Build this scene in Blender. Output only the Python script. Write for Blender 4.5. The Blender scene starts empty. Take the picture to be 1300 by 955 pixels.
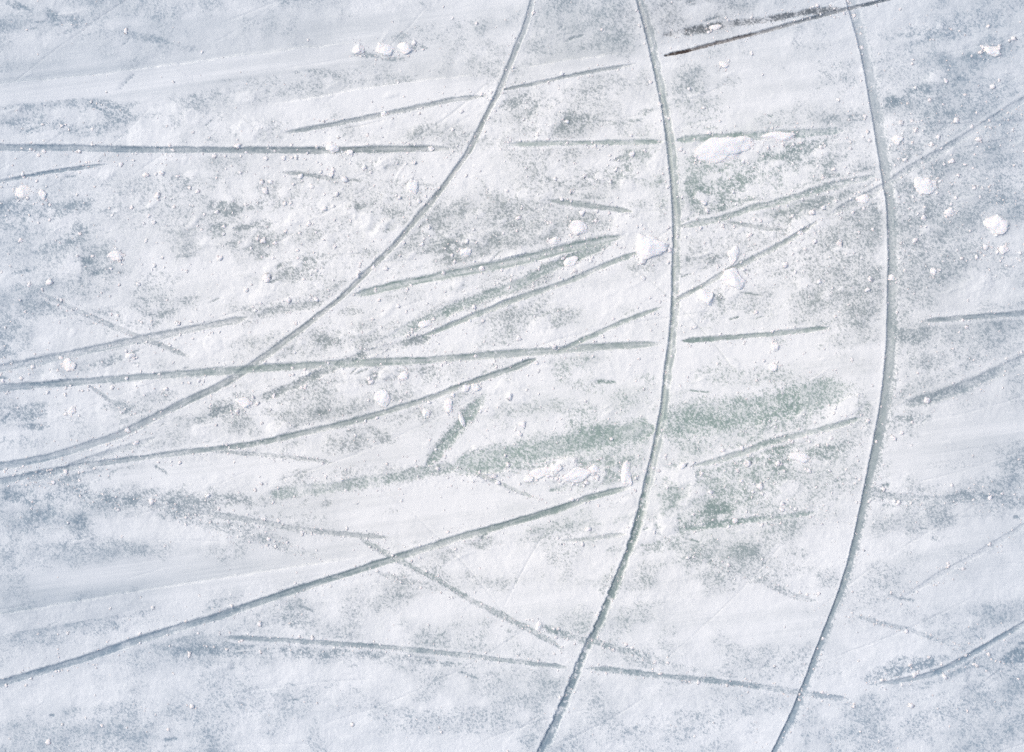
import bpy, math, random
import numpy as np

random.seed(7)
RNG = np.random.default_rng(11)
S = bpy.context.scene
COL = S.collection
MM = 0.001            # the layout below is written in millimetres on the ice: x to the right, y down the sheet
CX, CY = 650.0, 477.5

# ---------------------------------------------------------------- noise
def _lattice(seed):
    return np.random.default_rng(seed).random((256, 256), dtype=np.float32)

def noise(x, y, scale, seed, ang=0.0, stretch=1.0):
    """smooth value noise 0..1"""
    L = _lattice(seed)
    c, s = math.cos(math.radians(ang)), math.sin(math.radians(ang))
    u = ((x * c + y * s) / (scale * stretch) + 31.7 + seed * 1.37).astype(np.float32)
    v = ((-x * s + y * c) / scale + 57.3 + seed * 2.11).astype(np.float32)
    iu = np.floor(u).astype(np.int32); iv = np.floor(v).astype(np.int32)
    fu = u - iu; fv = v - iv
    fu = fu * fu * (3 - 2 * fu); fv = fv * fv * (3 - 2 * fv)
    a = L[iv & 255, iu & 255]; b = L[iv & 255, (iu + 1) & 255]
    c_ = L[(iv + 1) & 255, iu & 255]; d = L[(iv + 1) & 255, (iu + 1) & 255]
    return (a * (1 - fu) + b * fu) * (1 - fv) + (c_ * (1 - fu) + d * fu) * fv

def fbm(x, y, scale, seed, octaves=4, ang=0.0, stretch=1.0, gain=0.5):
    t = 0; amp = 1.0; tot = 0
    for k in range(octaves):
        t = t + amp * noise(x, y, scale / (2 ** k), seed + 17 * k, ang + 23 * k * (stretch == 1.0), stretch)
        tot += amp; amp *= gain
    return t / tot

def sstep(a, b, x):
    t = np.clip((x - a) / (b - a), 0, 1)
    return t * t * (3 - 2 * t)

# ---------------------------------------------------------------- layout grid of the ice sheet
def axis(lo, hi, step, far, start):
    mid = np.arange(lo, hi + step * 0.5, step)
    out = [hi]; d = start
    while out[-1] < far:
        out.append(out[-1] + d); d *= 1.09
    right = np.array(out[1:])
    out = [lo]; d = start
    while out[-1] > -far:
        out.append(out[-1] - d); d *= 1.09
    left = np.array(out[1:])[::-1]
    return np.concatenate([left, mid, right])

STEP = 1.0
ax = axis(-130.0, 1430.0, STEP, 24000.0, 1.5)
ay = axis(-110.0, 1070.0, STEP, 24000.0, 1.5)
NX, NY = len(ax), len(ay)
X, Y = np.meshgrid(ax.astype(np.float32), ay.astype(np.float32))

# ---------------------------------------------------------------- skate marks
# label, points, width, bareness, speckle 0..1, depth (mm), profile, options
G = 'skate marks scored into the ice'
MARKS = [
 ('long thin curved skate mark sweeping from the top middle down to the lower left edge',
  [(700,-120),(687,-50),(676,0),(667,33),(655,62),(633,117),(625,132),(612,157),(595,192),(576,219),(553,250),(528,279),(503,309),(467,344),(434,377),(414,393),(386,415),(358,436),(334,454),(286,486),(240,508),(198,529),(152,552),(122,562),(74,577),(46,584),(0,592),(-60,598),(-130,600)],
  6.0, .80, .12, 2.6, 'cut', dict(grow=(560,800,1.45))),
 ('big bow shaped green groove running top to bottom through the middle',
  [(786,-100),(797,-45),(808,0),(818,36),(829,84),(837,122),(844,162),(850,218),(854,266),(854.5,299),(853.5,342),(852.5,393),(849,433),(844,468),(839,516),(832,552),(826,582),(818,613),(809.5,650),(797,691),(780,734),(765,772),(750,805),(737,830),(724,863),(703,912),(680,960),(640,1040)],
  9.5, .98, .20, 4.6, 'bow', dict(green=.5)),
 ('big bow shaped groove with a sharp left edge on the right side of the ice',
  [(1050,-100),(1063,-48),(1075,0),(1092,61),(1102,112),(1112,173),(1120,225),(1126,266),(1128,324),(1127,377),(1126,431),(1122.5,476),(1117.5,516),(1111,552),(1103,592),(1092,648),(1078.5,706),(1064.5,752),(1051,787),(1034,830),(1022,863),(1000,915),(978,960),(940,1040)],
  13, .85, .22, 5.0, 'edge', dict(green=.2)),
 ('straight horizontal grey groove entering from the left edge near the top',
  [(-130,180),(0,187),(80,187.5),(165,189.5),(330,190.5),(430,190.5),(543,188.5),(588,189)],
  7.5, .90, .16, 3.2, 'cut', dict(fade1=40)),
 ('pale green horizontal mark just left of the middle groove near the top',
  [(636,184),(690,182.5),(777,181),(842,180)],
  5.5, .80, .35, 2.0, 'cut', dict(fade0=25, green=.8)),
 ('ragged bright green horizontal mark behind the largest snow clump',
  [(858,178),(889,175.5),(929,173),(980,171.5),(1031,168),(1080,165)],
  8, .92, .55, 1.8, 'cut', dict(fade1=20, green=1.0)),
 ('faint grey horizontal mark reaching the upper right edge of the ice',
  [(1133,162),(1160,160.5),(1224,159),(1300,155),(1430,149)],
  6, .45, .55, 1.2, 'cut', dict(fade0=20)),
 ('thin rising mark ending at the long thin curve, above the horizontal grey groove',
  [(352,170),(400,162),(452,152),(528,136.5),(579,126),(628,121)],
  5, .85, .28, 2.2, 'cut', dict(fade0=25, fade1=30)),
 ('thin rising mark between the long thin curve and the top of the bow groove',
  [(638,114),(650,112),(690,104),(726,96),(769,88),(818,79)],
  3.6, .92, .30, 2.2, 'cut', dict(fade1=30)),
 ('dark brown thin cut rising to the top edge, right of the middle groove',
  [(842,71),(870,65),(904,56),(945,46),(980,37),(1031,23),(1072,12),(1122,0),(1200,-22),(1330,-60)],
  3.8, 1.0, .18, 3.2, 'cut', dict(dirt=1.0, dirtend=150)),
 ('brown speckled scuffed streak just above the dark brown cut',
  [(836,46),(878,39),(929,30),(980,24),(1021,16),(1080,9)],
  7, .80, .95, .7, 'cut', dict(dirt=.55, fade0=15, fade1=30)),
 ('short dark thin mark at the left edge, below the horizontal grey groove',
  [(-130,252),(0,230.5),(63,218.5),(101,213),(145,207.5)],
  4, .92, .15, 2.2, 'cut', dict(fade1=30)),
 ('wide grey mark at the left edge, topmost of those rising to the right',
  [(-130,498),(0,468),(89,450),(178,431),(254,415.5),(318,403)],
  8.5, .72, .22, 2.4, 'double', dict(fade1=12)),
 ('double railed green mark from the long thin curve to the round snow clump',
  [(438,378),(503,362),(579,347),(655,332),(726,314),(795,299)],
  10.5, .88, .22, 2.4, 'double', dict(fade0=30, fade1=15, green=.6)),
 ('green scuffed mark rising between the two bow grooves at the upper middle',
  [(860,288),(914,278),(955,264),(980,259),(1046,239),(1116,222)],
  7, .78, .5, 1.8, 'double', dict(fade0=10, fade1=15, green=.6)),
 ('long wide straight mark crossing the middle from the left edge',
  [(-130,506),(0,493),(102,485),(203,477),(330,468),(427,462),(541,457),(655,448.5),(708,445),(752,441),(828,437),(846,436)],
  8.5, .84, .20, 2.6, 'cut', dict(fade1=25, green=.5)),
 ('short dark green straight mark just right of the middle groove',
  [(865,433),(900,430.5),(980,424),(1056,415.5)],
  5, .98, .22, 2.4, 'cut', dict(fade1=10, green=.6)),
 ('short dark grey straight mark at the right edge at middle height',
  [(1170,407.5),(1230,403),(1300,398),(1430,390)],
  5.5, .98, .26, 2.2, 'cut', dict(fade0=10)),
 ('dark green line rising to the left side of the round snow clump',
  [(528,432),(541,426),(579,410),(650,382),(726,355.5),(777,333),(812,320)],
  6, .86, .26, 2.2, 'cut', dict(fade0=20, green=.6)),
 ('scuffed speckled streak above the dark green line, below the double railed mark',
  [(490,430),(528,413),(579,390),(655,362),(688,345),(752,318),(785,306)],
  11, .82, .75, 1.0, 'cut', dict(fade0=15, fade1=20, green=.6)),
 ('speckled streak crossing under the long straight mark and running down left',
  [(548,428),(477,446),(439,460),(376,488),(338,504),(305,513),(259,531)],
  9, .85, .85, 1.0, 'cut', dict(fade1=10)),
 ('long smooth curved line rising from the lower left edge to the middle',
  [(-130,632),(0,611),(40,603),(100,592),(152,585),(254,572),(325,563),(388,549),(452,534),(515,515),(553,503),(579,492),(650,468),(682,455)],
  6.5, .84, .14, 2.8, 'cut', dict(green=.3)),
 ('short green rising mark ending at the left side of the middle groove',
  [(706,447),(739,432),(757,424),(790,409),(830,394),(848,387)],
  5.5, .86, .3, 2.0, 'cut', dict(fade1=25, green=.7)),
 ('straight rising mark from the right side of the middle groove to the speckled ice',
  [(857,382),(890,364),(916,349),(945,334),(980,316),(1008,301),(1041,279)],
  5.5, .80, .35, 2.0, 'cut', dict(fade1=20, green=.4)),
 ('soft grey diagonal mark rising to the right edge near the upper corner',
  [(1046,276),(1090,254),(1132,230),(1148,218),(1198,190),(1241,163),(1300,127),(1430,60)],
  7, .50, .35, 1.5, 'cut', dict(fade0=25)),
 ('broad green speckled swath on the left of the middle groove, lower half',
  [(560,597),(604,588),(655,578),(713,567),(752,557),(802,549),(832,543)],
  27, .84, .62, .8, 'swath', dict(fade0=40, green=1.0)),
 ('broad green speckled swath between the two bow grooves, lower half',
  [(836,543),(870,537),(904,529),(980,518),(1033,502),(1098,490)],
  36, .80, .72, .7, 'swath', dict(fade1=50, green=1.0)),
 ('narrow green tail of scuffed ice leading left from the broad swath',
  [(334,629),(380,623),(427,618),(503,606),(541,599),(585,592)],
  13, .80, .75, .8, 'cut', dict(fade0=15, fade1=10, green=.6)),
 ('steep speckled green streak joining the narrow tail from above',
  [(622,494),(604,515),(586,538),(561,568),(541,594)],
  13, .86, .8, .9, 'cut', dict(fade0=30, green=.7)),
 ('thin green line rising to the right across the lower speckled ice',
  [(872,594),(905,586),(942,575),(980,561),(1056,542),(1096,530)],
  6, .72, .45, 1.4, 'cut', dict(fade0=20, fade1=10, green=.8)),
 ('dark grey scuffed mark rising to the right edge, lower half',
  [(1135,518),(1160,511),(1198,501),(1249,480),(1300,456),(1430,400)],
  12, .90, .50, 1.8, 'double', dict(fade0=30)),
 ('bold diagonal groove from the bottom left corner up to the middle groove',
  [(-130,902),(-60,886),(20,862),(102,838),(178,812),(236,794.5),(279,782),(325,766),(401,741),(452,725),(541,696),(592,680),(650,664),(713,645),(752,631),(806,617)],
  8.0, .98, .20, 3.4, 'cut', dict(green=.4, fade1=22)),
 ('thin dark line along the bottom, sloping down toward the middle groove',
  [(279,809.5),(325,811),(427,817.5),(503,823),(579,831),(650,839.5),(721,847.5)],
  5, .95, .38, 2.0, 'cut', dict(fade0=15, green=.6)),
 ('ragged green line along the bottom, right of the middle groove',
  [(738,849),(764,849.5),(807,854),(850,859),(899,864),(980,874),(1080,889)],
  5.5, .92, .62, 1.4, 'cut', dict(fade0=20, green=.8)),
 ('shallow speckled line running right from the lower left rough ice',
  [(40,601),(75,613),(102,627),(160,636),(228,647),(290,656),(325,662),(388,673),(465,681),(505,684)],
  6, .70, .60, 1.2, 'cut', dict(fade0=10, fade1=25)),
 ('speckled diagonal scratch falling right from the bold diagonal groove',
  [(452,680),(487,701),(515,716),(553,735),(604,765),(642,784),(683,805),(722,829)],
  6, .72, .72, 1.2, 'cut', dict(fade0=20, fade1=20, green=.4)),
 ('faint speckled scratch above the bright ridge in the lower left',
  [(232,660),(280,671),(325,684),(370,697),(414,709)],
  7, .55, .9, .6, 'cut', dict(fade0=20, fade1=20)),
 ('thin diagonal scratch falling across the wide grey mark at the left',
  [(46,370),(89,390),(152,418),(208,440),(243,454)],
  5, .60, .35, 1.4, 'cut', dict(fade0=15, fade1=10)),
 ('faint speckled scratch just under the long smooth curved line at its middle',
  [(262,572),(300,575),(350,579),(395,584),(432,590)],
  4, .62, .7, .8, 'cut', dict(fade0=15, fade1=15)),
 ('short strand rising between the two long curved lines near the left edge',
  [(30,612),(62,603),(100,589),(132,577),(168,566),(205,553)],
  7, .62, .45, 1.4, 'cut', dict(fade0=15, fade1=20)),
 ('scuffed streak bridging the wide grey mark and the double railed mark',
  [(322,402),(350,394),(385,388),(415,384)],
  9, .66, .8, .9, 'cut', dict(fade0=8, fade1=8)),
 ('lighter parallel scratch beside the falling diagonal one below the bold groove',
  [(470,725),(505,734),(540,744),(570,754)],
  5, .48, .75, .7, 'cut', dict(fade0=15, fade1=20)),
 ('short dark grey dash inside the green upper speckle, left of the middle groove',
  [(776,205),(790,200),(805,196)],
  4, .75, .5, .9, 'cut', dict(fade0=5, fade1=6)),
 ('tiny diagonal scratch below the long wide straight mark at the left',
  [(112,489),(128,500),(143,510),(180,518)],
  4.5, .65, .45, 1.2, 'cut', dict(fade1=15)),
 ('dark mark curving up out of the bottom right corner',
  [(1095,872),(1145,864),(1186,855),(1236,829),(1300,792),(1430,716)],
  5.5, .95, .22, 2.8, 'cut', dict(fade0=50)),
 ('faint short scratch falling across the snow between the green swath and bold groove',
  [(574,590),(609,603),(650,621),(688,636)],
  4, .60, .55, 1.0, 'cut', dict(fade0=15, fade1=15)),
 ('faint scratch falling right between the two bow grooves near the bottom',
  [(850,690),(885,705),(929,724),(970,739),(1008,756),(1042,764)],
  6, .55, .8, .9, 'cut', dict(fade0=20, fade1=15)),
 ('faint broken scratch falling right beyond the right bow groove, near the bottom',
  [(1078,780),(1122,792),(1155,800),(1186,811),(1226,826)],
  4, .58, .7, .8, 'cut', dict(fade0=20, fade1=25)),
 ('dotted scratch crossing the middle groove near the bottom',
  [(682,793),(708,803),(734,811),(759,816),(787,825),(830,836)],
  6, .70, .92, .7, 'cut', dict(fade0=10, fade1=20, green=.5)),
 ('short wedge shaped dark mark above the double railed mark',
  [(693,254),(734,259),(770,264),(803,269)],
  5.5, .88, .45, 1.6, 'cut', dict(fade0=10, green=.3)),
 ('very short dark scratch below the horizontal grey groove',
  [(356,219),(378,220),(396,223),(434,229)],
  5, .78, .55, 1.2, 'cut', dict(fade0=10, fade1=12)),
 ('small speckled scratch falling right, between the bow grooves at upper middle',
  [(915,280),(950,286),(980,291),(1006,294)],
  5, .66, .6, 1.0, 'cut', dict(fade0=15, fade1=15)),
 ('soft dark streak at the right edge beside the squarish snow clump',
  [(1192,236),(1222,241),(1249,247),(1300,258),(1430,290)],
  9, .60, .6, 1.2, 'cut', dict(fade0=20)),
 ('faint wavy scratch falling slightly right under the diamond shaped snow clump',
  [(1140,311),(1170,316),(1224,324),(1287,325),(1430,330)],
  5, .48, .55, 1.0, 'cut', dict(fade0=20)),
 ('soft short mark at the upper right edge under the grey diagonal',
  [(1220,189),(1258,183),(1300,175),(1430,150)],
  7, .50, .4, 1.2, 'cut', dict(fade0=20)),
 ('barely visible soft diagonal line near the lower right edge',
  [(1130,768),(1165,748),(1193,730),(1237,706),(1270,686),(1300,668),(1430,590)],
  6, .34, .4, 1.0, 'cut', dict(fade0=50)),
 ('small ragged green mark under the green speckled ice, right of the middle groove',
  [(860,673),(890,669),(917,665),(955,660),(1000,655),(1046,650)],
  6, .80, .75, 1.0, 'cut', dict(fade0=6, fade1=25, green=.9)),
 ('speckled thin line to the right edge, under the smooth snow right of the bow groove',
  [(1096,622),(1140,631),(1190,634),(1240,630),(1300,636),(1430,640)],
  9, .66, .8, .9, 'cut', dict(fade0=10)),
 ('faint level scratch left of the middle groove, below the bold diagonal groove',
  [(708,687),(740,685),(770,681),(796,678)],
  4, .55, .5, .9, 'cut', dict(fade0=15, fade1=5)),
]

# speckled, thinly covered patches: x, y, rx, ry, angle, strength
PATCHES = [
 (26,9,20,4,12,.9),(66,19,13,5,18,.9),(98,27,28,7,0,.8),(165,42,14,6,20,.75),(212,54,36,4,14,.75),(120,40,80,14,5,.25),
 (112,129,22,5,5,.8),(60,132,70,6,0,.5),(28,138,30,6,0,.6),(152,148,20,11,-10,.72),(35,154,34,9,0,.7),(90,164,34,7,10,.6),(132,162,26,8,0,.65),(205,147,14,5,0,.55),(225,152,14,10,0,.45),
 (285,97,24,8,0,.35),(330,165,30,10,0,.5),(330,108,40,10,-5,.35),
 (380,89,12,4,8,.75),(430,96,50,9,6,.55),(480,100,40,10,0,.5),(385,114,24,9,0,.6),(470,70,20,4,5,.8),(500,75,14,3,0,.85),(535,62,16,3,-5,.75),(560,50,40,12,0,.25),(600,30,30,12,0,.25),
 (693,148,50,19,5,.74),(755,153,40,8,10,.6),(650,132,20,10,0,.6),(757,60,26,4,-5,.5),(822,141,10,3,-10,.8),(600,175,50,12,0,.4),
 (893,160,12,3,5,.7),(900,137,18,13,0,.4),(876,3,7,4,0,.8),(930,105,20,8,0,.3),
 (1195,42,52,17,-10,.66),(1240,72,24,9,-20,.8),(1168,113,36,9,-15,.8),(1142,129,26,10,-10,.8),(1215,100,22,5,-15,.72),(1240,130,44,18,-10,.6),(1190,142,34,12,0,.6),(1265,20,40,16,-30,.5),(1285,60,14,5,0,.6),
 (1020,188,28,14,-20,.78),(998,199,22,7,0,.75),(1045,205,30,10,0,.6),(975,195,14,8,0,.6),(1092,148,8,4,0,.7),(1150,190,30,14,0,.55),(1180,180,30,10,0,.5),
 (12,268,26,20,0,.8),(50,270,28,10,5,.8),(105,262,16,8,0,.78),(100,296,14,18,0,.8),(55,318,13,7,-10,.7),(84,313,17,8,0,.8),(108,330,13,5,0,1.0),(123,347,24,6,-15,1.0),(30,345,18,3.5,-8,.85),(28,365,10,4,-20,.7),(140,355,10,6,0,.6),
 (286,268,26,17,-20,.85),(318,262,14,9,0,.85),(278,292,14,9,0,.8),(310,289,38,6,-12,.8),(300,309,15,4,-10,.8),(320,318,20,10,0,.65),(240,325,10,4,0,.7),(225,270,40,30,0,.4),(180,240,60,20,0,.35),(235,230,20,10,0,.5),
 (80,390,34,12,10,.62),(38,392,30,12,-10,.6),(8,420,16,26,0,.7),(188,383,26,14,-30,.68),(208,396,30,10,-20,.72),(172,415,34,8,0,.6),(140,400,20,12,0,.5),(195,360,30,14,-20,.4),
 (395,337,17,17,0,.92),(368,342,18,12,0,.72),(335,302,14,10,0,.7),(332,322,12,7,0,.75),(350,250,34,14,0,.5),(448,262,16,5,0,.7),(500,270,14,7,0,.6),(545,284,22,10,-10,.62),(572,313,30,15,0,.75),(640,305,18,11,0,.72),(505,232,40,6,5,.5),(385,300,14,8,0,.5),(362,392,36,8,-8,.6),(410,430,28,14,0,.6),(450,395,15,5,0,.5),(330,400,25,10,0,.3),(480,250,60,16,0,.35),
 (655,290,18,26,0,.62),(700,228,20,8,0,.5),(772,228,34,10,-5,.78),(800,218,12,14,0,.8),(835,230,10,8,0,.6),(868,335,8,12,0,.8),(905,327,34,10,0,.68),(895,248,42,16,-15,.72),(944,228,34,11,-8,.8),(915,262,36,8,-12,.75),(912,382,10,11,0,.8),(890,400,20,16,10,.45),(960,385,40,16,0,.35),(690,398,34,12,0,.5),(705,333,28,8,-25,.7),(960,215,50,12,0,.6),(880,215,26,12,0,.55),(675,265,20,14,0,.4),
 (1165,265,34,44,0,.66),(1215,285,60,44,0,.55),(1280,228,26,34,0,.62),(1000,270,26,20,0,.68),(1052,252,46,14,-12,.72),(1060,226,50,10,-12,.68),(1110,262,16,12,0,.62),(1030,320,50,18,-20,.5),(1000,345,36,14,0,.42),(1060,345,30,12,0,.3),(1155,345,20,26,0,.5),(1240,345,50,16,0,.42),(1200,430,60,26,0,.36),(1145,390,12,36,0,.45),
 (30,522,34,11,0,.75),(42,541,16,4,0,.8),(12,450,20,16,0,.75),(35,463,30,8,0,.5),(178,527,30,18,-30,.62),(155,543,24,8,-25,.7),(66,465,18,5,0,.62),(140,456,16,6,-20,.75),(168,444,14,5,-20,.72),(195,505,30,8,0,.45),(277,520,34,8,-27,.72),(20,560,40,8,0,.4),(160,520,20,10,0,.6),
 (70,604,80,12,-8,.72),(20,622,34,12,0,.6),(130,580,60,8,-12,.5),(180,634,150,13,2,.80),(290,633,30,11,0,.72),(230,645,60,8,0,.6),(240,563,60,10,0,.25),
 (52,653,22,14,20,.92),(100,663,14,11,0,.82),(30,668,30,14,0,.5),(262,660,40,10,15,.5),(330,680,36,9,20,.55),
 (130,790,50,14,-12,.42),(142,793,10,6,0,.6),(60,800,40,16,0,.35),(371,788,14,8,-5,.9),(345,790,20,3,-8,.5),(60,850,20,6,0,.3),
 (280,825,80,7,2,.80),(420,829,80,9,2,.78),(555,842,30,4,4,.8),(520,835,60,8,0,.5),(235,826,24,6,0,.7),
 (420,433,22,9,0,.7),(462,480,18,8,0,.6),(476,474,8,5,0,.8),(543,468,9,12,10,.92),(500,500,12,6,0,.5),(408,522,9,5,-10,.85),(560,470,30,18,0,.35),(340,522,14,5,20,.5),(478,549,24,5,30,.6),
 (715,466,13,22,0,.62),(737,487,5,5,0,.85),(722,515,26,10,0,.5),(665,518,24,6,0,.45),(735,541,14,5,0,.7),(825,482,14,10,0,.35),(750,492,30,10,0,.35),
 (700,592,80,12,-3,.66),(800,585,30,16,0,.62),(745,603,60,12,0,.5),(960,600,64,30,-8,.70),(985,585,34,28,0,.74),(925,630,50,16,-10,.66),(890,655,34,10,-8,.8),(862,665,9,13,0,.85),(1050,572,28,14,-20,.72),(1060,612,50,22,0,.42),(870,565,36,14,0,.5),(880,610,40,18,0,.5),(1000,540,60,16,-8,.5),
 (930,475,70,16,0,.32),(985,475,20,10,0,.45),(1150,530,24,9,0,.75),(1232,452,44,15,-10,.55),(1180,460,24,10,0,.45),(1110,560,16,24,0,.35),
 (1140,634,44,10,5,.62),(1235,628,50,8,3,.78),(1286,642,18,8,20,.82),(1160,655,20,24,0,.45),(1210,590,40,8,0,.2),(1288,590,20,5,-15,.6),
 (690,686,30,8,0,.3),(700,678,14,6,0,.5),(830,690,30,10,-10,.72),(825,665,26,14,0,.5),(610,688,24,6,5,.7),(590,690,8,3,0,.7),(960,730,40,9,12,.5),(1000,720,40,14,0,.35),
 (822,832,14,6,10,.85),(845,845,30,6,5,.5),(1105,750,60,20,-20,.28),(1120,740,12,10,0,.5),(1160,850,50,9,-8,.85),(1210,848,48,10,-22,.85),(1255,832,26,10,-20,.7),(1290,834,26,11,-15,.92),(1270,855,50,12,0,.6),(1115,863,16,5,0,.7),
 (1010,850,60,16,0,.3),(1000,838,24,6,-15,.5),
 (1220,900,80,20,-20,.5),(300,900,120,20,-8,.4),(560,915,90,16,0,.45),(880,925,70,18,-10,.5),(90,930,80,18,-10,.45),(1100,935,60,20,0,.4),
 (200,265,90,40,0,.22),(430,300,110,60,0,.22),(700,250,90,50,0,.2),(950,300,120,60,0,.28),(1220,200,120,120,0,.3),(1150,100,80,60,0,.22),(60,300,80,80,0,.3),(970,600,140,60,-5,.3),
]
# areas scraped smooth by a blade side or left as smooth packed snow: x, y, rx, ry, angle, amount
SMOOTH = [
 (300,90,330,26,-7,.9),(80,100,160,26,-6,.9),(520,115,150,20,-8,.7),(730,80,110,22,-8,.5),(150,730,200,32,-6,1.0),(360,715,160,26,-6,.8),
 (160,605,70,10,0,.0),(200,600,120,12,-3,.9),(430,585,120,14,-4,.9),(700,500,110,26,0,.6),(470,640,260,18,-2,.8),(560,660,260,22,-4,.7),
 (1200,570,120,36,-8,.9),(1080,480,40,40,0,.6),(980,100,110,50,0,.5),(960,790,140,40,0,.6),(980,470,110,40,0,.5),(620,770,120,40,0,.5),(230,40,160,22,-6,.5),
 (500,30,160,20,-8,.7),(1200,720,120,40,-20,.5),(560,540,60,26,-20,.7),(140,560,100,16,-12,.7),
]
# soft packed-snow steps: upper edge polyline, height mm, fall-off length
STEPS = [
 ([(-120,122),(0,107),(127,94),(254,77),(330,68),(430,56),(470,52)], 2.0, 28),
 ([(330,136),(350,132),(452,114),(553,100),(630,93)], 1.8, 24),
 ([(645,90),(726,76),(822,64)], 1.6, 22),
 ([(-120,800),(0,780),(152,754),(330,726),(420,713),(480,704)], 1.8, 26),
]

def catmull(P, step=4.0):
    P = np.array(P, float)
    Q = np.vstack([2 * P[0] - P[1], P, 2 * P[-1] - P[-2]])
    out = []
    for i in range(1, len(Q) - 2):
        a, b, c, d = Q[i - 1], Q[i], Q[i + 1], Q[i + 2]
        L = np.linalg.norm(c - b); n = max(1, int(L / step))
        # centripetal tangents keep uneven spacing from bulging
        tb = (c - a) / (np.linalg.norm(c - b) + np.linalg.norm(b - a)) * L
        tc = (d - b) / (np.linalg.norm(d - c) + np.linalg.norm(c - b)) * L
        for k in range(n):
            t = k / n
            out.append((2*t**3-3*t**2+1)*b + (t**3-2*t**2+t)*tb + (-2*t**3+3*t**2)*c + (t**3-t**2)*tc)
    out.append(P[-1])
    return np.array(out)

def track_field(P, reach):
    """arc length s and signed distance d (positive = right-hand / lower side) in a window of the grid"""
    lo = P.min(0) - reach; hi = P.max(0) + reach
    i0, i1 = np.searchsorted(ax, [lo[0], hi[0]]); j0, j1 = np.searchsorted(ay, [lo[1], hi[1]])
    D = np.full((j1 - j0, i1 - i0), 1e6, np.float32); Sd = np.zeros_like(D); A = np.zeros_like(D)
    s = 0.0
    for a, b in zip(P[:-1], P[1:]):
        L = float(np.linalg.norm(b - a)); 
        if L < 1e-6: continue
        t = (b - a) / L
        l = np.minimum(a, b) - reach; h = np.maximum(a, b) + reach
        p0, p1 = np.searchsorted(ax, [l[0], h[0]]); q0, q1 = np.searchsorted(ay, [l[1], h[1]])
        xs = ax[p0:p1][None, :] - a[0]; ys = ay[q0:q1][:, None] - a[1]
        u = np.clip(xs * t[0] + ys * t[1], 0, L)
        dx = xs - u * t[0]; dy = ys - u * t[1]
        dist = np.hypot(dx, dy)
        side = np.sign(t[0] * ys - t[1] * xs)
        w = (slice(q0 - j0, q1 - j0), slice(p0 - i0, p1 - i0))
        m = dist < D[w]
        D[w] = np.where(m, dist, D[w]); Sd[w] = np.where(m, side, Sd[w]); A[w] = np.where(m, s + u, A[w])
        s += L
    return (slice(j0, j1), slice(i0, i1)), A, D * np.where(Sd == 0, 1, Sd), s

# ---------------------------------------------------------------- base fields
left_ = sstep(420, -60, X)
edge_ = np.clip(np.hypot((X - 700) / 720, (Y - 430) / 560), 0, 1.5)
blue_cast = sstep(.45, 1.05, edge_)  # blue sky and vignette cast at the edges, painted into the colours
green = np.zeros_like(X); dirt = np.zeros_like(X)
stre = fbm(X, Y, 26, 3, 3, ang=-8, stretch=5)
big = fbm(X, Y, 170, 5, 4)
med = fbm(X, Y, 34, 9, 4)
f1 = noise(X, Y, 1.9, 21); f2 = noise(X, Y, 4.3, 22); f3 = noise(X, Y, 9.5, 23, ang=-10, stretch=1.6)
white = RNG.random(X.shape, dtype=np.float32)
grain = .44 * f1 + .13 * f2 + .06 * f3 + .37 * white
grain = np.clip((grain - grain.mean()) / (3.3 * grain.std()) + .5, 0, 1)
smooth = np.zeros_like(X)

def ellipse(x, y, rx, ry, a):
    c, s = math.cos(math.radians(a)), math.sin(math.radians(a))
    R = max(rx, ry) * 1.9 + 3
    i0, i1 = np.searchsorted(ax, [x - R, x + R]); j0, j1 = np.searchsorted(ay, [y - R, y + R])
    w = (slice(j0, j1), slice(i0, i1))
    dx = X[w] - x; dy = Y[w] - y
    u = (dx * c + dy * s) / rx; v = (-dx * s + dy * c) / ry
    return w, np.hypot(u, v)

for x, y, rx, ry, a, k in SMOOTH:
    w, r = ellipse(x, y, rx, ry, a)
    r = r + (med[w] - .5) * .9
    smooth[w] = np.maximum(smooth[w], k * sstep(1.25, .5, r))

bs = np.clip((stre - .5) * .75 + (big - .5) * .75 + (med - .5) * 1.2 + .165, 0, .55) * (1 - .85 * smooth)   # speckle bareness
warp = .55 * fbm(X, Y, 9, 31, 3, ang=-12, stretch=3.2) + .45 * fbm(X, Y, 12, 35, 3)
for x, y, rx, ry, a, k in PATCHES:
    w, r = ellipse(x, y, rx * 1.2, ry * 1.2, a)
    amp = 1.0 if k > .45 else .6
    r = r + (warp[w] - .5) * 2.7 * amp + (med[w] - .5) * .8
    v = (.76 + .06 * (k > .85)) * k * sstep(1.45, .2, r)
    bs[w] = np.maximum(bs[w], v + .30 * bs[w] * (v > 0.05))
bclean = np.zeros_like(X)
H = np.zeros_like(X)
H += 4.0 * (big - .5) + 1.8 * (med - .5) * (1 - .6 * smooth) + 1.0 * (stre - .5) * (1 - .5 * smooth)
lum = fbm(X, Y, 11, 41, 3)
H += 1.1 * (lum - .5) * (1 - .92 * smooth)
# crumpled ridges thrown up where blades turned
wx = X + 26 * (noise(X, Y, 40, 51) - .5); wy = Y + 26 * (noise(X, Y, 40, 52) - .5)
rid = 1 - np.abs(2 * noise(wx, wy, 21, 53, ang=-20, stretch=2.2) - 1)
zone = sstep(1.2, .4, np.hypot((X - 560) / 420, (Y - 300) / 190)) * .8 + .25
H += .45 * sstep(.62, 1.0, rid) * zone * (1 - smooth) * (.4 + .9 * (med - .2))

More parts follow.
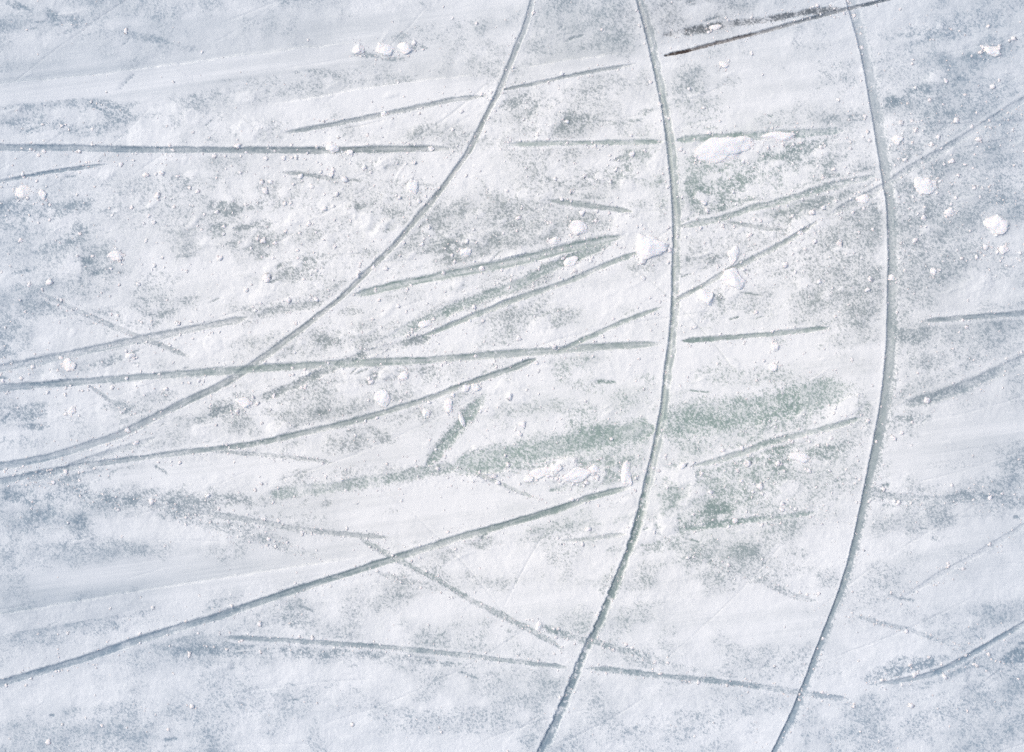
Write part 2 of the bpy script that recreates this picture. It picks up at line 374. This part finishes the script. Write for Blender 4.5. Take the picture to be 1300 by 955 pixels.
# slabs
step_thin = np.zeros_like(X)
for P, hgt, fall in STEPS:
    w, A, d, L = track_field(catmull(P, 8), 90)
    al = sstep(0, 60, A) if P[0][0] > 0 else 1.0
    al = al * sstep(0, 70, L - A)
    up = sstep(-1.2, 1.2, d + (lum[w] - .5) * 5.0) * np.exp(-np.maximum(d, 0) / fall)
    inside = (A > 0) & (A < L)
    H[w] += .95 * hgt * up * al * inside
    step_thin[w] = np.maximum(step_thin[w], .18 * sstep(-70, -2, d) * (d < 0) * al * inside)
    bs[w] *= 1 - .75 * np.where((d > 0) & (d < fall), 1, 0) * al * inside

# ---------------------------------------------------------------- carve the marks
ident = np.full(X.shape, -1, np.int16)
best = np.full(X.shape, 9.0, np.float32)
marks = []
for n, (label, P, wid, bare, spk, depth, prof, o) in enumerate(MARKS):
    C = catmull(P)
    w, A, d, L = track_field(C, wid * 2.2 + 10)
    A = A + 0; x = X[w]; y = Y[w]
    wob = (noise(A, A * 0, 38, 100 + n) - .5) * .28 + (noise(A, A * 0, 9, 140 + n) - .5) * .22
    ragged = (noise(x, y, 3.0, 61) - .5) * (1.0 + 3.2 * spk) + (noise(x, y, 7.5, 62) - .5) * (.5 + 3.4 * spk)
    hw = (wid * .5 + .35) * (1 + wob)
    if o.get('grow'): hw = hw * (1 + (o['grow'][2] - 1) * sstep(o['grow'][0], o['grow'][1], A))
    al = np.ones_like(A)
    f0, f1_ = o.get('fade0', 3), o.get('fade1', 3)
    al = sstep(0, f0, A + (white[w] - .5) * .3 * f0) * sstep(0, f1_, L - A + (white[w] - .5) * .3 * f1_)
    hw = hw * (.30 + .70 * sstep(0, f0 + 10, A) * sstep(0, f1_ + 12, L - A))
    al *= ((A > 0.01) & (A < L - 0.01))
    lng = .6 * noise(A, d, 1.9, 63, stretch=16) + .4 * noise(A, d, 2.4, 68, stretch=5)                 # striations drawn along the travel
    gap = fbm(A, d * 0, 30, 64 + n, 3)
    if prof == 'edge':
        # blade leaned over: a sheer wall on the left side, a ramp rising to the right
        q = -d + ragged * .35
        top = sstep(-60, 420, y)
        ww = wid * (1 + wob)
        narrow = 1 - .45 * sstep(520, 720, y)
        u = q / (ww * narrow)
        ins = (u > -.06) & (u < 1.3)
        shape = sstep(-.12, .02, u) * (1 - sstep(.05, 1.25, u))
        dark = sstep(-.10, .02, u) * (1 - sstep(.62, 1.12, u))
        bc = bare * dark * (.86 + .08 * top + .35 * sstep(420, 620, y)) * (.72 + .5 * (lng - .3)) * (1 + .25*sstep(640,760,y))
        H[w] -= .48 * depth * shape * al
        H[w] += .35 * np.exp(-((u + .16) / .16) ** 2) * al * (u < 0)
        bclean[w] = np.maximum(bclean[w] * np.where(ins & (u > 0), .4, 1), bc * al)
        spb = .62 * sstep(-.15, .15, u) * (1 - sstep(.7, 1.9, u)) * al * (.4 + .6 * top)
        bs[w] = np.maximum(bs[w] * (1 - .8 * np.exp(-((u + .3) / .3) ** 2) * al), spb)
        rel = np.where((u > -.04) & (u < .95) & (al > .3), np.abs(u - .45), 9)
    elif prof == 'bow':
        q = -d + ragged * (.40 + 1.1 * sstep(560, 700, y))
        u = q / (wid * (1 + wob))
        core = .38 + .44 * sstep(540, 700, y)                # dark cut on the left, pale shelf on its right
        cut = sstep(-.10, .03, u) * (1 - sstep(core, core + .12, u))
        shelf = sstep(-.1, .05, u) * (1 - sstep(.95, 1.1, u))
        H[w] -= (.42 * depth * cut + .7 * shelf) * al
        H[w] += .3 * (np.exp(-((u + .2) / .16) ** 2) + 0 * u) * al
        k = (.72 + .34 * sstep(480, 700, y)) * (.86 + .7 * (lng - .4)) * (1 - .6 * sstep(.56, .72, gap))
        bc = np.maximum(bare * cut * k, .66 * shelf * (1 - .45 * sstep(500, 700, y)) * (.7 + .6 * lng))
        bs[w] *= 1 - .7 * (np.exp(-((u + .4) / .4) ** 2) + np.exp(-((u - 1.6) / .5) ** 2)).clip(0, 1) * al
        bclean[w] = np.maximum(bclean[w] * np.where(shelf > .5, .3, 1), bc * al)
        rel = np.where((u > -.08) & (u < 1.04) & (al > .3), np.abs(u - .45), 9)
    else:
        q = np.abs(d + ragged * .5)
        u = q / hw
        core = 1 - sstep(.80, 1.10, u)
        if prof == 'double':
            rail = .62 + .50 * np.exp(-((u - .72) / .30) ** 2)
            core = core * rail * (.8 + .4 * noise(A, d, 3.0, 65, stretch=14))
        if prof == 'swath':
            core = (1 - sstep(.35, 1.35, u)) * (.75 + .9 * (fbm(x, y, 14, 66, 3, ang=-10, stretch=2) - .4))
        gapk = 1 - (.15 + .5 * spk) * sstep(.58, .74, gap)
        if prof == 'swath': gapk = 1 + 0 * gapk
        k = (1.02 + 1.0 * (lng - .5)) * gapk * (.80 + .45 * (noise(A, d * 0, 70, 170 + n) - .35))
        k = k * (1 + .25 * np.exp(-((d / hw + .55) / .25) ** 2))  # darker line on the groove's upper side: edge shadow put into the cover
        bc = bare * core * k * (1 - .75 * spk) * al * 1.1
        sp = bare * (1 - sstep(.55, 1.55 + .5 * spk, u)) * gapk * al * (.35 + .62 * spk)
        if depth > 1.3:
            lip = np.exp(-((u - 1.35) / .28) ** 2)
            side_ = .65 + .35 * np.sign(-d)
            H[w] += .10 * depth * lip * al * (.6 + .8 * (lum[w])) * side_
            bs[w] *= 1 - .75 * np.exp(-((u - 1.8) / .6) ** 2) * al
        fl = 1 - sstep(.62, 1.06, u)
        H[w] -= .55 * depth * fl * al * (.75 + .4 * gapk * (lng * .5 + .5))
        bclean[w] = np.maximum(bclean[w] * (1 - .4 * (core > .5) * al), bc)
        bs[w] = np.maximum(bs[w], sp)
        rel = np.where((u < 1.12) & (al > .3), u, 9)
    inside = rel < 8
    if o.get('green'):
        green[w] = np.maximum(green[w], o['green'] * inside)
    if o.get('dirt'):
        de = o.get('dirtend')
        fall = (1 - .55 * sstep(80, 190, A)) if de else 1.0
        dirt[w] = np.maximum(dirt[w], o['dirt'] * inside * fall)
    take = inside & (rel < best[w])
    best[w] = np.where(take, rel, best[w]); ident[w] = np.where(take, n, ident[w])
    marks.append((label, C))

# low puffs of drifted powder
puff = np.zeros_like(X)
PF = random.Random(9)
for (cx, cy, sx, sy, m_) in ((560, 290, 210, 80, 90), (180, 250, 130, 60, 26), (980, 270, 120, 90, 30), (450, 490, 150, 40, 26), (1220, 230, 80, 120, 20), (700, 596, 70, 10, 16), (150, 470, 110, 50, 16), (450, 150, 160, 20, 14), (870, 640, 80, 30, 12)):
    for _ in range(m_):
        x, y = PF.gauss(cx, sx), PF.gauss(cy, sy); rx = 4 + PF.expovariate(.13); rx = min(rx, 26); ry = rx * PF.uniform(.45, .9)
        w, r = ellipse(x, y, rx, ry, PF.gauss(-10, 25))
        b_ = sstep(1.15, .35, r + (lum[w] - .5) * 1.6) * PF.uniform(.5, 1)
        puff[w] = np.maximum(puff[w], b_); H[w] += np.minimum(.11 * rx, 1.5) * b_ * (ident[w] < 0) * (.8 + .5 * lum[w])
puff *= (ident < 0)
bs *= 1 - .85 * puff

# hairline scratches and drag streaks in the frost
HR = random.Random(21)
for k_ in range(120):
    x0, y0 = HR.uniform(-100, 1350), HR.uniform(-80, 1000)
    a_ = math.radians(HR.choice((HR.gauss(-9, 8), HR.gauss(-9, 8), HR.gauss(28, 9), HR.gauss(-32, 10)))); L_ = HR.uniform(60, 340); cv = HR.uniform(-.0009, .0009)
    P = [(x0 + math.cos(a_ + cv * t * L_) * t * L_, y0 + math.sin(a_ + cv * t * L_) * t * L_) for t in (0, .25, .5, .75, 1)]
    w, A, d, L = track_field(catmull(P, 10), 6)
    al = sstep(0, 25, A) * sstep(0, 25, L - A) * (.4 + .8 * noise(A, A * 0, 26, 300 + k_))
    g = np.exp(-((d + (noise(A, A * 0, 20, 340 + k_) - .5)) / HR.uniform(.6, 1.3)) ** 2) * al
    f_ = HR.uniform(.10, .30)
    bclean[w] = np.maximum(bclean[w], f_ * g * (1 - .4 * smooth[w])); H[w] -= .5 * g

SC = random.Random(77)
for k_ in range(230):
    x, y, rx, ry, a, kk = PATCHES[SC.randrange(len(PATCHES))]
    x0 = x + SC.gauss(0, .9) * (rx + 20); y0 = y + SC.gauss(0, .9) * (ry + 14)
    a_ = math.radians(SC.choice((SC.gauss(-12, 9), SC.gauss(-12, 9), SC.gauss(10, 14), SC.gauss(-35, 12)))); L_ = SC.uniform(7, 42)
    w, A, d, L = track_field(np.array([(x0, y0), (x0 + L_ * math.cos(a_), y0 + L_ * math.sin(a_))]), 9)
    al = sstep(0, L_ * .3, A) * sstep(0, L_ * .3, L - A); wd = SC.uniform(.8, 3.2)
    g = np.exp(-((d + 3 * (noise(A, A * 0, 14, 400 + k_) - .5)) / wd) ** 2) * al
    if SC.random() < .62:
        bs[w] = np.maximum(bs[w], SC.uniform(.45, .85) * g); H[w] -= .3 * g
    else:                                            # a smear of packed powder instead
        bs[w] *= 1 - .85 * np.clip(g * 1.3, 0, 1); H[w] += .55 * g

# green tint of the ice near the green swaths
gz = sstep(1.3, .3, np.hypot((X - 850) / 300, (Y - 560) / 190)) * .75
gz = np.maximum(gz, .7 * sstep(1.3, .3, np.hypot((X - 920) / 150, (Y - 200) / 90)))
gz = np.maximum(gz, .6 * sstep(1.3, .3, np.hypot((X - 760) / 260, (Y - 830) / 110)))
green = np.maximum(green * (1 - .7 * blue_cast), gz * (1 - blue_cast))
brz = sstep(1.4, .4, np.hypot((X - 880) / 90, (Y - 22) / 34))
dirt = np.maximum(dirt, .28 * brz)

# ---------------------------------------------------------------- resolve coverage and height
cwx = X + 30 * (noise(X, Y, 30, 71) - .5); cwy = Y + 30 * (noise(X, Y, 30, 72) - .5)
cloud = fbm(cwx, cwy, 24, 73, 4, gain=.55)                      # puffs of drifted powder
bs = np.clip(bs * (1 + 1.0 * (cloud - .5) * (1 - smooth)), 0, .95)
k = 1 - bs
spec = sstep(k - .14, k + .20, grain) * sstep(0.02, .2, bs)
bare = np.maximum(bclean * (1 - .75 * sstep(.60, .74, .50 * grain + .50 * f2)), spec * (.60 + .42 * bs))
thin = (.05 + .07 * left_ + .10 * sstep(1120, 1240, X) + .09 * sstep(150, 0, Y) + step_thin  # edge terms thin the snow so the painted blue cast shows more
        + .17 * (big - .42) + .22 * (stre - .5) + .10 * (med - .5) + .09 * blue_cast - .14 * puff + .13 * (noise(X, Y, 2.6, 91, ang=-7.5, stretch=45) - .5) * (.25 + smooth) + .16 * (noise(X, Y, 9, 92, ang=-7.5, stretch=22) - .5) * (.2 + smooth) + .30 * (cloud - .5) * (1 - .65 * smooth) + .06*(grain-.5)*(1-.6*smooth) + (.20 + .34 * (stre - .4)) * bs)
thin = np.clip(thin, 0, .6)
cover = np.clip(1 - np.maximum(bare, thin), 0, 1)
rough_amt = np.clip(.25 + 1.6 * bs, 0, 1) * (1 - .75 * smooth) * (1 - .6 * np.clip(bclean * 1.5, 0, 1))
H += .95 * (grain - .5) * rough_amt + .07 * (f1 + white - 1) * (1 - .6 * smooth)
H -= .75 * bare * (1 - sstep(.3, .8, bclean))
# beyond the near zone only gentle relief
far = sstep(900, 1800, np.hypot(X - 650, Y - 480))
H *= 1 - .8 * far
H = H.astype(np.float32)

def height_at(x, y):
    i = min(max(int(np.searchsorted(ax, x)), 0), NX - 1); j = min(max(int(np.searchsorted(ay, y)), 0), NY - 1)
    return float(H[j, i])

# ---------------------------------------------------------------- materials
def new_mat(name):
    m = bpy.data.materials.new(name); m.use_nodes = True
    nt = m.node_tree; nt.nodes.clear()
    out = nt.nodes.new('ShaderNodeOutputMaterial'); b = nt.nodes.new('ShaderNodeBsdfPrincipled')
    nt.links.new(b.outputs[0], out.inputs[0])
    return m, nt, b

def mixc(nt, fac, a, b):
    n = nt.nodes.new('ShaderNodeMix'); n.data_type = 'RGBA'; n.clamp_factor = True
    for sock, v in ((n.inputs[0], fac), (n.inputs[6], a), (n.inputs[7], b)):
        if isinstance(v, (tuple, float, int)): sock.default_value = v
        else: nt.links.new(v, sock)
    return n.outputs[2]

def math_(nt, op, a, b=0.0, c=None, clamp=False):
    n = nt.nodes.new('ShaderNodeMath'); n.operation = op; n.use_clamp = clamp
    for i, v in enumerate((a, b) if c is None else (a, b, c)):
        if isinstance(v, (float, int)): n.inputs[i].default_value = v
        else: nt.links.new(v, n.inputs[i])
    return n.outputs[0]

SNOW = (0.815, 0.842, 0.838, 1); SNOW2 = (0.760, 0.793, 0.800, 1)
ICE_GREY = (0.215, 0.265, 0.272, 1); ICE_GREEN = (0.190, 0.292, 0.252, 1); ICE_BLUE_CAST = (0.175, 0.27, 0.37, 1); DIRT = (0.055, 0.040, 0.034, 1)  # the blue tone carries the painted edge cast

def ice_material(name):
    m, nt, b = new_mat(name)
    at = nt.nodes.new('ShaderNodeAttribute'); at.attribute_name = 'cover_tint'
    sp = nt.nodes.new('ShaderNodeSeparateColor'); nt.links.new(at.outputs['Color'], sp.inputs[0])
    cov, grn, cast = sp.outputs[0], sp.outputs[1], sp.outputs[2]; drt = at.outputs['Alpha']
    geo = nt.nodes.new('ShaderNodeNewGeometry')
    def nz(scale, detail, rough=.6):
        t = nt.nodes.new('ShaderNodeTexNoise'); t.inputs['Scale'].default_value = scale
        t.inputs['Detail'].default_value = detail; t.inputs['Roughness'].default_value = rough
        nt.links.new(geo.outputs['Position'], t.inputs['Vector']); return t.outputs['Fac']
    fine, mid = nz(620, 3, .7), nz(70, 4, .6)
    # crystals break up the snow edge
    jit = math_(nt, 'MULTIPLY', math_(nt, 'SUBTRACT', fine, .5), .42)
    cv = math_(nt, 'ADD', cov, jit, clamp=True)
    # where cover is complete keep it complete
    cv = math_(nt, 'MAXIMUM', cv, math_(nt, 'MULTIPLY', cov, math_(nt, 'MULTIPLY', cov, .9)), clamp=True)
    ice = mixc(nt, grn, ICE_GREY, ICE_GREEN)
    ice = mixc(nt, cast, ice, ICE_BLUE_CAST)  # same edge cast painted into the bare ice
    ice = mixc(nt, math_(nt, 'MULTIPLY', mid, .45), ice, (.36, .43, .44, 1))
    ice = mixc(nt, drt, ice, DIRT)
    snow = mixc(nt, math_(nt, 'MULTIPLY', mid, .35), SNOW, SNOW2)
    snow = mixc(nt, math_(nt, 'MULTIPLY', cast, .55), snow, (.690, .770, .838, 1))     # bluish sky and vignette cast towards the edges, painted into the snow colour
    col = mixc(nt, cv, ice, snow)
    nt.links.new(col, b.inputs['Base Color'])
    ro = math_(nt, 'MULTIPLY_ADD', cv, .45, .42, clamp=True)
    nt.links.new(ro, b.inputs['Roughness'])
    b.inputs['IOR'].default_value = 1.31
    bp = nt.nodes.new('ShaderNodeBump'); bp.inputs['Strength'].default_value = .35; bp.inputs['Distance'].default_value = .0004
    nt.links.new(fine, bp.inputs['Height']); nt.links.new(bp.outputs[0], b.inputs['Normal'])
    return m
MAT_ICE = ice_material('frosted_ice')

def snow_material(name, a, bcol, scale):
    m, nt, b = new_mat(name)
    tc = nt.nodes.new('ShaderNodeTexCoord')
    t = nt.nodes.new('ShaderNodeTexNoise'); t.inputs['Scale'].default_value = scale; t.inputs['Detail'].default_value = 4
    nt.links.new(tc.outputs['Object'], t.inputs['Vector'])
    nt.links.new(mixc(nt, t.outputs['Fac'], a, bcol), b.inputs['Base Color'])
    b.inputs['Roughness'].default_value = .8; b.inputs['IOR'].default_value = 1.31
    b.inputs['Subsurface Weight'].default_value = .35
    b.inputs['Subsurface Radius'].default_value = (.003, .004, .005)
    b.inputs['Subsurface Scale'].default_value = 1.0
    t2 = nt.nodes.new('ShaderNodeTexNoise'); t2.inputs['Scale'].default_value = 520; t2.inputs['Detail'].default_value = 3
    nt.links.new(tc.outputs['Object'], t2.inputs['Vector'])
    bp = nt.nodes.new('ShaderNodeBump'); bp.inputs['Strength'].default_value = .6; bp.inputs['Distance'].default_value = .0006
    nt.links.new(t2.outputs['Fac'], bp.inputs['Height']); nt.links.new(bp.outputs[0], b.inputs['Normal'])
    return m
MAT_CLUMP = snow_material('packed_snow', (.87, .885, .89, 1), (.82, .84, .86, 1), 180)
MAT_CRUMB = snow_material('loose_snow', (.88, .89, .91, 1), (.80, .82, .86, 1), 300)

# ---------------------------------------------------------------- meshes
VX = ((X - CX) * MM).astype(np.float32); VY = ((CY - Y) * MM).astype(np.float32); VZ = H * MM
COORD = np.stack([VX, VY, VZ], -1).reshape(-1, 3)
ATT = np.stack([cover, green, blue_cast * .9, dirt], -1).astype(np.float32).reshape(-1, 4)
jj, ii = np.meshgrid(np.arange(NY - 1), np.arange(NX - 1), indexing='ij')
v0 = (jj * NX + ii).ravel()
QUADS = np.stack([v0, v0 + NX, v0 + NX + 1, v0 + 1], -1).astype(np.int32)      # counter-clockwise seen from above
FID = ident[:-1, :-1].ravel()

def grid_object(name, fmask):
    q = QUADS[fmask]
    used, inv = np.unique(q, return_inverse=True)
    me = bpy.data.meshes.new(name)
    me.vertices.add(len(used)); me.vertices.foreach_set('co', COORD[used].ravel())
    nf = len(q)
    me.loops.add(nf * 4); me.loops.foreach_set('vertex_index', inv.reshape(-1).astype(np.int32))
    me.polygons.add(nf); me.polygons.foreach_set('loop_start', np.arange(0, nf * 4, 4, dtype=np.int32))
    a = me.attributes.new('cover_tint', 'FLOAT_COLOR', 'POINT'); a.data.foreach_set('color', ATT[used].ravel())
    me.update(calc_edges=True)
    me.polygons.foreach_set('use_smooth', np.ones(nf, dtype=bool))
    me.materials.append(MAT_ICE)
    o = bpy.data.objects.new(name, me); COL.objects.link(o)
    return o

ice = grid_object('ice', FID < 0)
ice['kind'] = 'structure'; ice['label'] = 'snow dusted ice sheet scratched by skates'
for n, (label, C) in enumerate(marks):
    f = FID == n
    if f.sum() < 4: print('EMPTY MARK', label); continue
    o = grid_object('skate_mark', f)
    o['label'] = label; o['category'] = 'skate mark'; o['group'] = G

# ---------------------------------------------------------------- snow clumps
import bmesh
from mathutils import Vector, noise as mn
def clump_mesh(name, rx, ry, rz, seed, facets=9, sub=4):
    r = random.Random(seed)
    bm = bmesh.new(); bmesh.ops.create_icosphere(bm, subdivisions=sub, radius=1)
    planes = []
    for _ in range(facets):
        a = r.uniform(0, 2 * math.pi); e = r.uniform(-.1, 1.35)
        planes.append((Vector((math.cos(a) * math.cos(e), math.sin(a) * math.cos(e), math.sin(e))), r.uniform(.52, .86)))
    off = Vector((seed * 3.1, seed * 1.7, 0))
    for v in bm.verts:
        p = v.co.copy()
        for nrm, dd in planes:                       # broken faces of packed snow
            t = p.dot(nrm)
            if t > dd: p -= nrm * (t - dd) * .85
        q = v.co.copy()
        p *= 1 + .34 * mn.noise(q * 1.2 + off) + .14 * mn.noise(q * 2.8 + off) + .05 * mn.noise(q * 7 + off) + .03 * mn.noise(q * 15 + off)
        v.co = Vector((p.x * rx, p.y * ry, p.z * rz))
    for f in bm.faces: f.smooth = True
    me = bpy.data.meshes.new(name); bm.to_mesh(me); bm.free(); me.materials.append(MAT_CLUMP)
    return me

CLUMPS = [  # x, y, rx, ry, height, turn, label
 (919,190,33,15,11,-8,'largest oblong snow clump lying against the ragged green mark'),
 (828,313,17,16,9,0,'round white snow clump just left of the middle groove'),
 (1173,236,14,10,7,-3,'squarish snow clump on the grey speckled ice right of the right bow groove'),
 (1265,286,13,13,7,40,'diamond shaped snow clump near the right edge'),
 (455,62,8,6,5,0,'leftmost of the three snow clumps lying in a row near the top'),
 (489,63,12,8,6,0,'middle one of the three snow clumps lying in a row near the top'),
 (514,60,11,8,6,20,'rightmost of the three snow clumps lying in a row near the top'),
 (989,174,18,6,5,-4,'flat elongated snow clump right of the largest oblong clump'),
 (725,333,9,6,5,-20,'angular snow clump under the double railed mark'),
 (933,354,15,10,6,20,'flat snow clump on the straight rising mark right of the middle groove'),
 (897,378,8,11,6,-30,'pointed snow clump below the flat clump on the rising mark'),
 (932,324,7,10,4,15,'low oval snow clump right of the round clump, beyond the middle groove'),
 (525,238,7,9,6,0,'upright oval snow clump left of the long thin curve'),
 (591,320,7,7,5,0,'small round snow clump above the double railed mark'),
 (484,506,10,10,5,10,'rounded snow clump between the long straight mark and the smooth curved line'),
 (513,477,7,6,4,0,'low snow clump just under the long straight mark'),
 (604,491,6,5,5,0,'right one of two tiny snow clumps on the smooth curved line'),
 (592,493,6,4,4,-20,'left one of two tiny snow clumps on the smooth curved line'),
 (541,524,5,7,4,0,'small upright snow clump below the smooth curved line'),
 (571,515,6,8,4,0,'snow clump touching the smooth curved line left of the tiny pair'),
 (586,532,4,9,4,-20,'narrow snow clump at the top of the steep speckled streak'),
 (796,603,6,15,5,-2,'tall narrow snow clump at the end of the bold diagonal groove'),
 (688,600,12,7,5,-10,'broad low snow clump under the broad green swath'),
 (706,596,7,6,5,20,'compact snow clump right beside the broad low one under the green swath'),
 (731,603,15,8,6,-12,'long snow clump in the middle of the debris under the green swath'),
 (756,596,9,6,4,10,'rightmost snow clump of the debris under the green swath'),
 (672,607,8,5,4,0,'leftmost snow clump of the debris under the green swath'),
 (421,187,9,7,5,0,'snow clump lying on the horizontal grey groove'),
 (445,195,5,4,4,0,'little snow clump just under the horizontal grey groove'),
 (488,144,4,4,4,0,'little snow clump sitting on the thin rising mark'),
 (547,189,4,3,3,0,'little snow crumb at the broken end of the horizontal grey groove'),
 (1133,353,5,4,4,0,'little white snow clump inside the right bow groove'),
 (1016,583,12,6,5,12,'slanted snow clump on the green speckled ice left of the right bow groove'),
 (1206,270,6,5,4,0,'small pointed snow clump between the squarish and diamond shaped clumps'),
 (1274,318,6,5,4,0,'small snow clump below the diamond shaped one'),
 (310,511,9,7,5,0,'snow clump at the lower end of the long thin curve'),
 (165,451,6,4,4,0,'small snow clump under the wide grey mark at the left'),
 (88,464,8,7,4,0,'low snow clump between the wide grey mark and the long straight mark'),
 (91,523,5,6,4,0,'small lone snow clump on the smooth snow at the left'),
 (1260,66,12,6,5,12,'bright snow clump in the upper right corner beside the dark streak'),
 (28,243,10,7,4,0,'low snow clump by the left edge under the short dark mark'),
 (54,246,5,7,4,0,'small bright snow clump right of the low one by the left edge'),
 (1097,252,9,7,4,0,'low snow clump just left of the right bow groove'),
 (735,290,12,8,5,10,'broad pale snow clump under the short wedge shaped mark'),
 (705,306,8,5,4,0,'small pale snow clump left of the double railed mark top'),
 (920,82,6,4,3,0,'lone small snow clump under the dark brown cut'),
 (541,268,0,0,0,0,''),
 (1185,345,5,4,3,0,'tiny snow clump on the grey ice far right of the right bow groove'),
 (985,440,5,6,4,0,'small snow clump below the short dark green straight mark'),
 (982,466,6,5,4,20,'small snow clump on the smooth snow between the bow grooves'),
 (540,411,8,5,4,-20,'snow clump on the scuffed streak above the dark green line'),
 (1140,178,7,5,4,0,'small snow clump right of the top of the right bow groove'),
 (908,35,7,4,3,-10,'snow clump lying on the brown speckled streak'),
 (684,795,4,5,3,0,'tiny snow clump at the start of the dotted scratch near the bottom'),
 (148,325,9,5,4,0,'small pale snow clump right of the dark bare spots at the left'),
]
for i, (x, y, rx, ry, hz, turn, label) in enumerate(CLUMPS):
    if rx == 0: continue
    me = clump_mesh('snow_clump', rx * MM * 1.15, ry * MM * 1.15, hz * MM * .62, i + 3, facets=7, sub=5 if rx > 9 else 4)
    o = bpy.data.objects.new('snow_clump', me); COL.objects.link(o)
    o.location = ((x - CX) * MM, (CY - y) * MM, height_at(x, y) * MM + hz * MM * .02)
    o.rotation_euler = (0, 0, -math.radians(turn))
    o['label'] = label; o['category'] = 'snow clump'; o['group'] = 'snow clumps lying on the ice'

# ---------------------------------------------------------------- loose crumbs: beyond counting
def ico():
    bm = bmesh.new(); bmesh.ops.create_icosphere(bm, subdivisions=2, radius=1)
    v = np.array([p.co[:] for p in bm.verts], np.float32); f = np.array([[q.index for q in t.verts] for t in bm.faces], np.int32)
    bm.free(); return v, f
IV, IF = ico()
pts = []
def scatter(x, y, r): pts.append((x, y, r))
R = random.Random(5)
for n, (label, C) in enumerate(marks):
    wid = MARKS[n][2]; spk = MARKS[n][4]
    L = len(C) * 4
    for _ in range(int(L * (.20 + .26 * spk))):
        p = C[R.randrange(len(C))]; q = C[min(len(C) - 1, R.randrange(len(C)))]
        s_ = wid * (.45 + abs(R.gauss(0, .7))) * R.choice((-1, 1))
        scatter(p[0] + s_ * R.choice((0, 1)), p[1] + s_, min(2.4, .45 + R.expovariate(2.6)))
for x, y, rx, ry, a, k_ in PATCHES:
    for _ in range(int(rx * ry * .012 * k_) + 1):
        scatter(x + R.gauss(0, .7) * rx, y + R.gauss(0, .7) * ry, min(3.2, .6 + R.expovariate(1.8)))
for x, y, rx, ry, hz, turn, label in CLUMPS:
    for _ in range(int(rx * 1.6)):
        a = R.uniform(0, 6.28); q = 1.0 + abs(R.gauss(0, .55))
        scatter(x + math.cos(a) * rx * q, y + math.sin(a) * (ry + 2) * q, min(2.6, .45 + R.expovariate(2.1)))
for cx, cy, sx, sy, m_ in ((560,300,200,90,260),(720,600,70,14,70),(330,250,160,60,120),(640,480,120,50,90),(1000,280,130,60,120),(150,470,130,60,80),(300,200,200,20,60),(1200,250,90,120,110),(960,600,100,40,80)):
    for _ in range(m_):
        scatter(cx + R.gauss(0, 1) * sx, cy + R.gauss(0, 1) * sy, min(4.2, .7 + R.expovariate(1.3)))
for _ in range(700):
    scatter(R.uniform(-120, 1420), R.uniform(-100, 1060), min(3.0, .5 + R.expovariate(2.4)))
rng = np.random.default_rng(3)
AV = []; AF = []; base = 0
for x, y, r in pts:
    j = rng.normal(1, .26, (len(IV), 1)).astype(np.float32)
    sc = np.array([r * rng.uniform(.8, 1.35), r * rng.uniform(.75, 1.2), r * rng.uniform(.35, .6)], np.float32)
    th = rng.uniform(0, 6.28); c, s = math.cos(th), math.sin(th)
    p = IV * j * sc
    p = np.stack([p[:, 0] * c - p[:, 1] * s, p[:, 0] * s + p[:, 1] * c, p[:, 2]], -1) * MM
    p += np.array([(x - CX) * MM, (CY - y) * MM, height_at(x, y) * MM + r * .02 * MM], np.float32)
    AV.append(p); AF.append(IF + base); base += len(IV)
AV = np.concatenate(AV); AF = np.concatenate(AF)
me = bpy.data.meshes.new('snow_crumbs')
me.vertices.add(len(AV)); me.vertices.foreach_set('co', AV.ravel())
me.loops.add(AF.size); me.loops.foreach_set('vertex_index', AF.ravel().astype(np.int32))
me.polygons.add(len(AF)); me.polygons.foreach_set('loop_start', np.arange(0, AF.size, 3, dtype=np.int32))
me.update(calc_edges=True); me.polygons.foreach_set('use_smooth', np.ones(len(AF), dtype=bool))
me.materials.append(MAT_CRUMB)
cr = bpy.data.objects.new('snow', me); COL.objects.link(cr)
cr['kind'] = 'stuff'; cr['label'] = 'loose white snow crumbs strewn over the scratched ice'; cr['category'] = 'snow'
print('crumbs', len(pts), 'grid', NX, NY)

# ---------------------------------------------------------------- light
EL, AZ = math.radians(52), math.radians(160)      # AZ: direction the light comes from, counter-clockwise from +x
w = bpy.data.worlds.new('World'); S.world = w; w.use_nodes = True
nt = w.node_tree; bg = nt.nodes['Background']
sky = nt.nodes.new('ShaderNodeTexSky'); sky.sky_type = 'NISHITA'; sky.sun_disc = False
sky.sun_elevation = EL; sky.sun_rotation = math.pi / 2 - AZ
sky.air_density = 1.0; sky.dust_density = 5.0; sky.ozone_density = 1.0
nt.links.new(sky.outputs[0], bg.inputs[0]); bg.inputs[1].default_value = 0.15
sl = bpy.data.lights.new('sun', 'SUN'); sl.energy = 0.62; sl.angle = math.radians(55); sl.color = (1.0, .92, .80)
so = bpy.data.objects.new('sun', sl); COL.objects.link(so)
dirv = Vector((math.cos(AZ) * math.cos(EL), math.sin(AZ) * math.cos(EL), math.sin(EL)))
so.rotation_euler = dirv.to_track_quat('Z', 'Y').to_euler(); so.location = (0, 0, 3)

# ---------------------------------------------------------------- camera
cam = bpy.data.cameras.new('camera'); co = bpy.data.objects.new('camera', cam); COL.objects.link(co)
HC = 1.7
co.location = (0, 0, HC); co.rotation_euler = (0, 0, 0)
cam.sensor_width = 36; cam.lens = 36 * HC / 1.300
cam.clip_start = .01; cam.clip_end = 200
S.camera = co
S.view_settings.view_transform = 'Standard'; S.view_settings.look = 'None'
S.view_settings.gamma = 1; S.view_settings.use_curve_mapping = False
S.view_settings.exposure = 0.13
S.cycles.max_bounces = 6; S.cycles.use_denoising = False
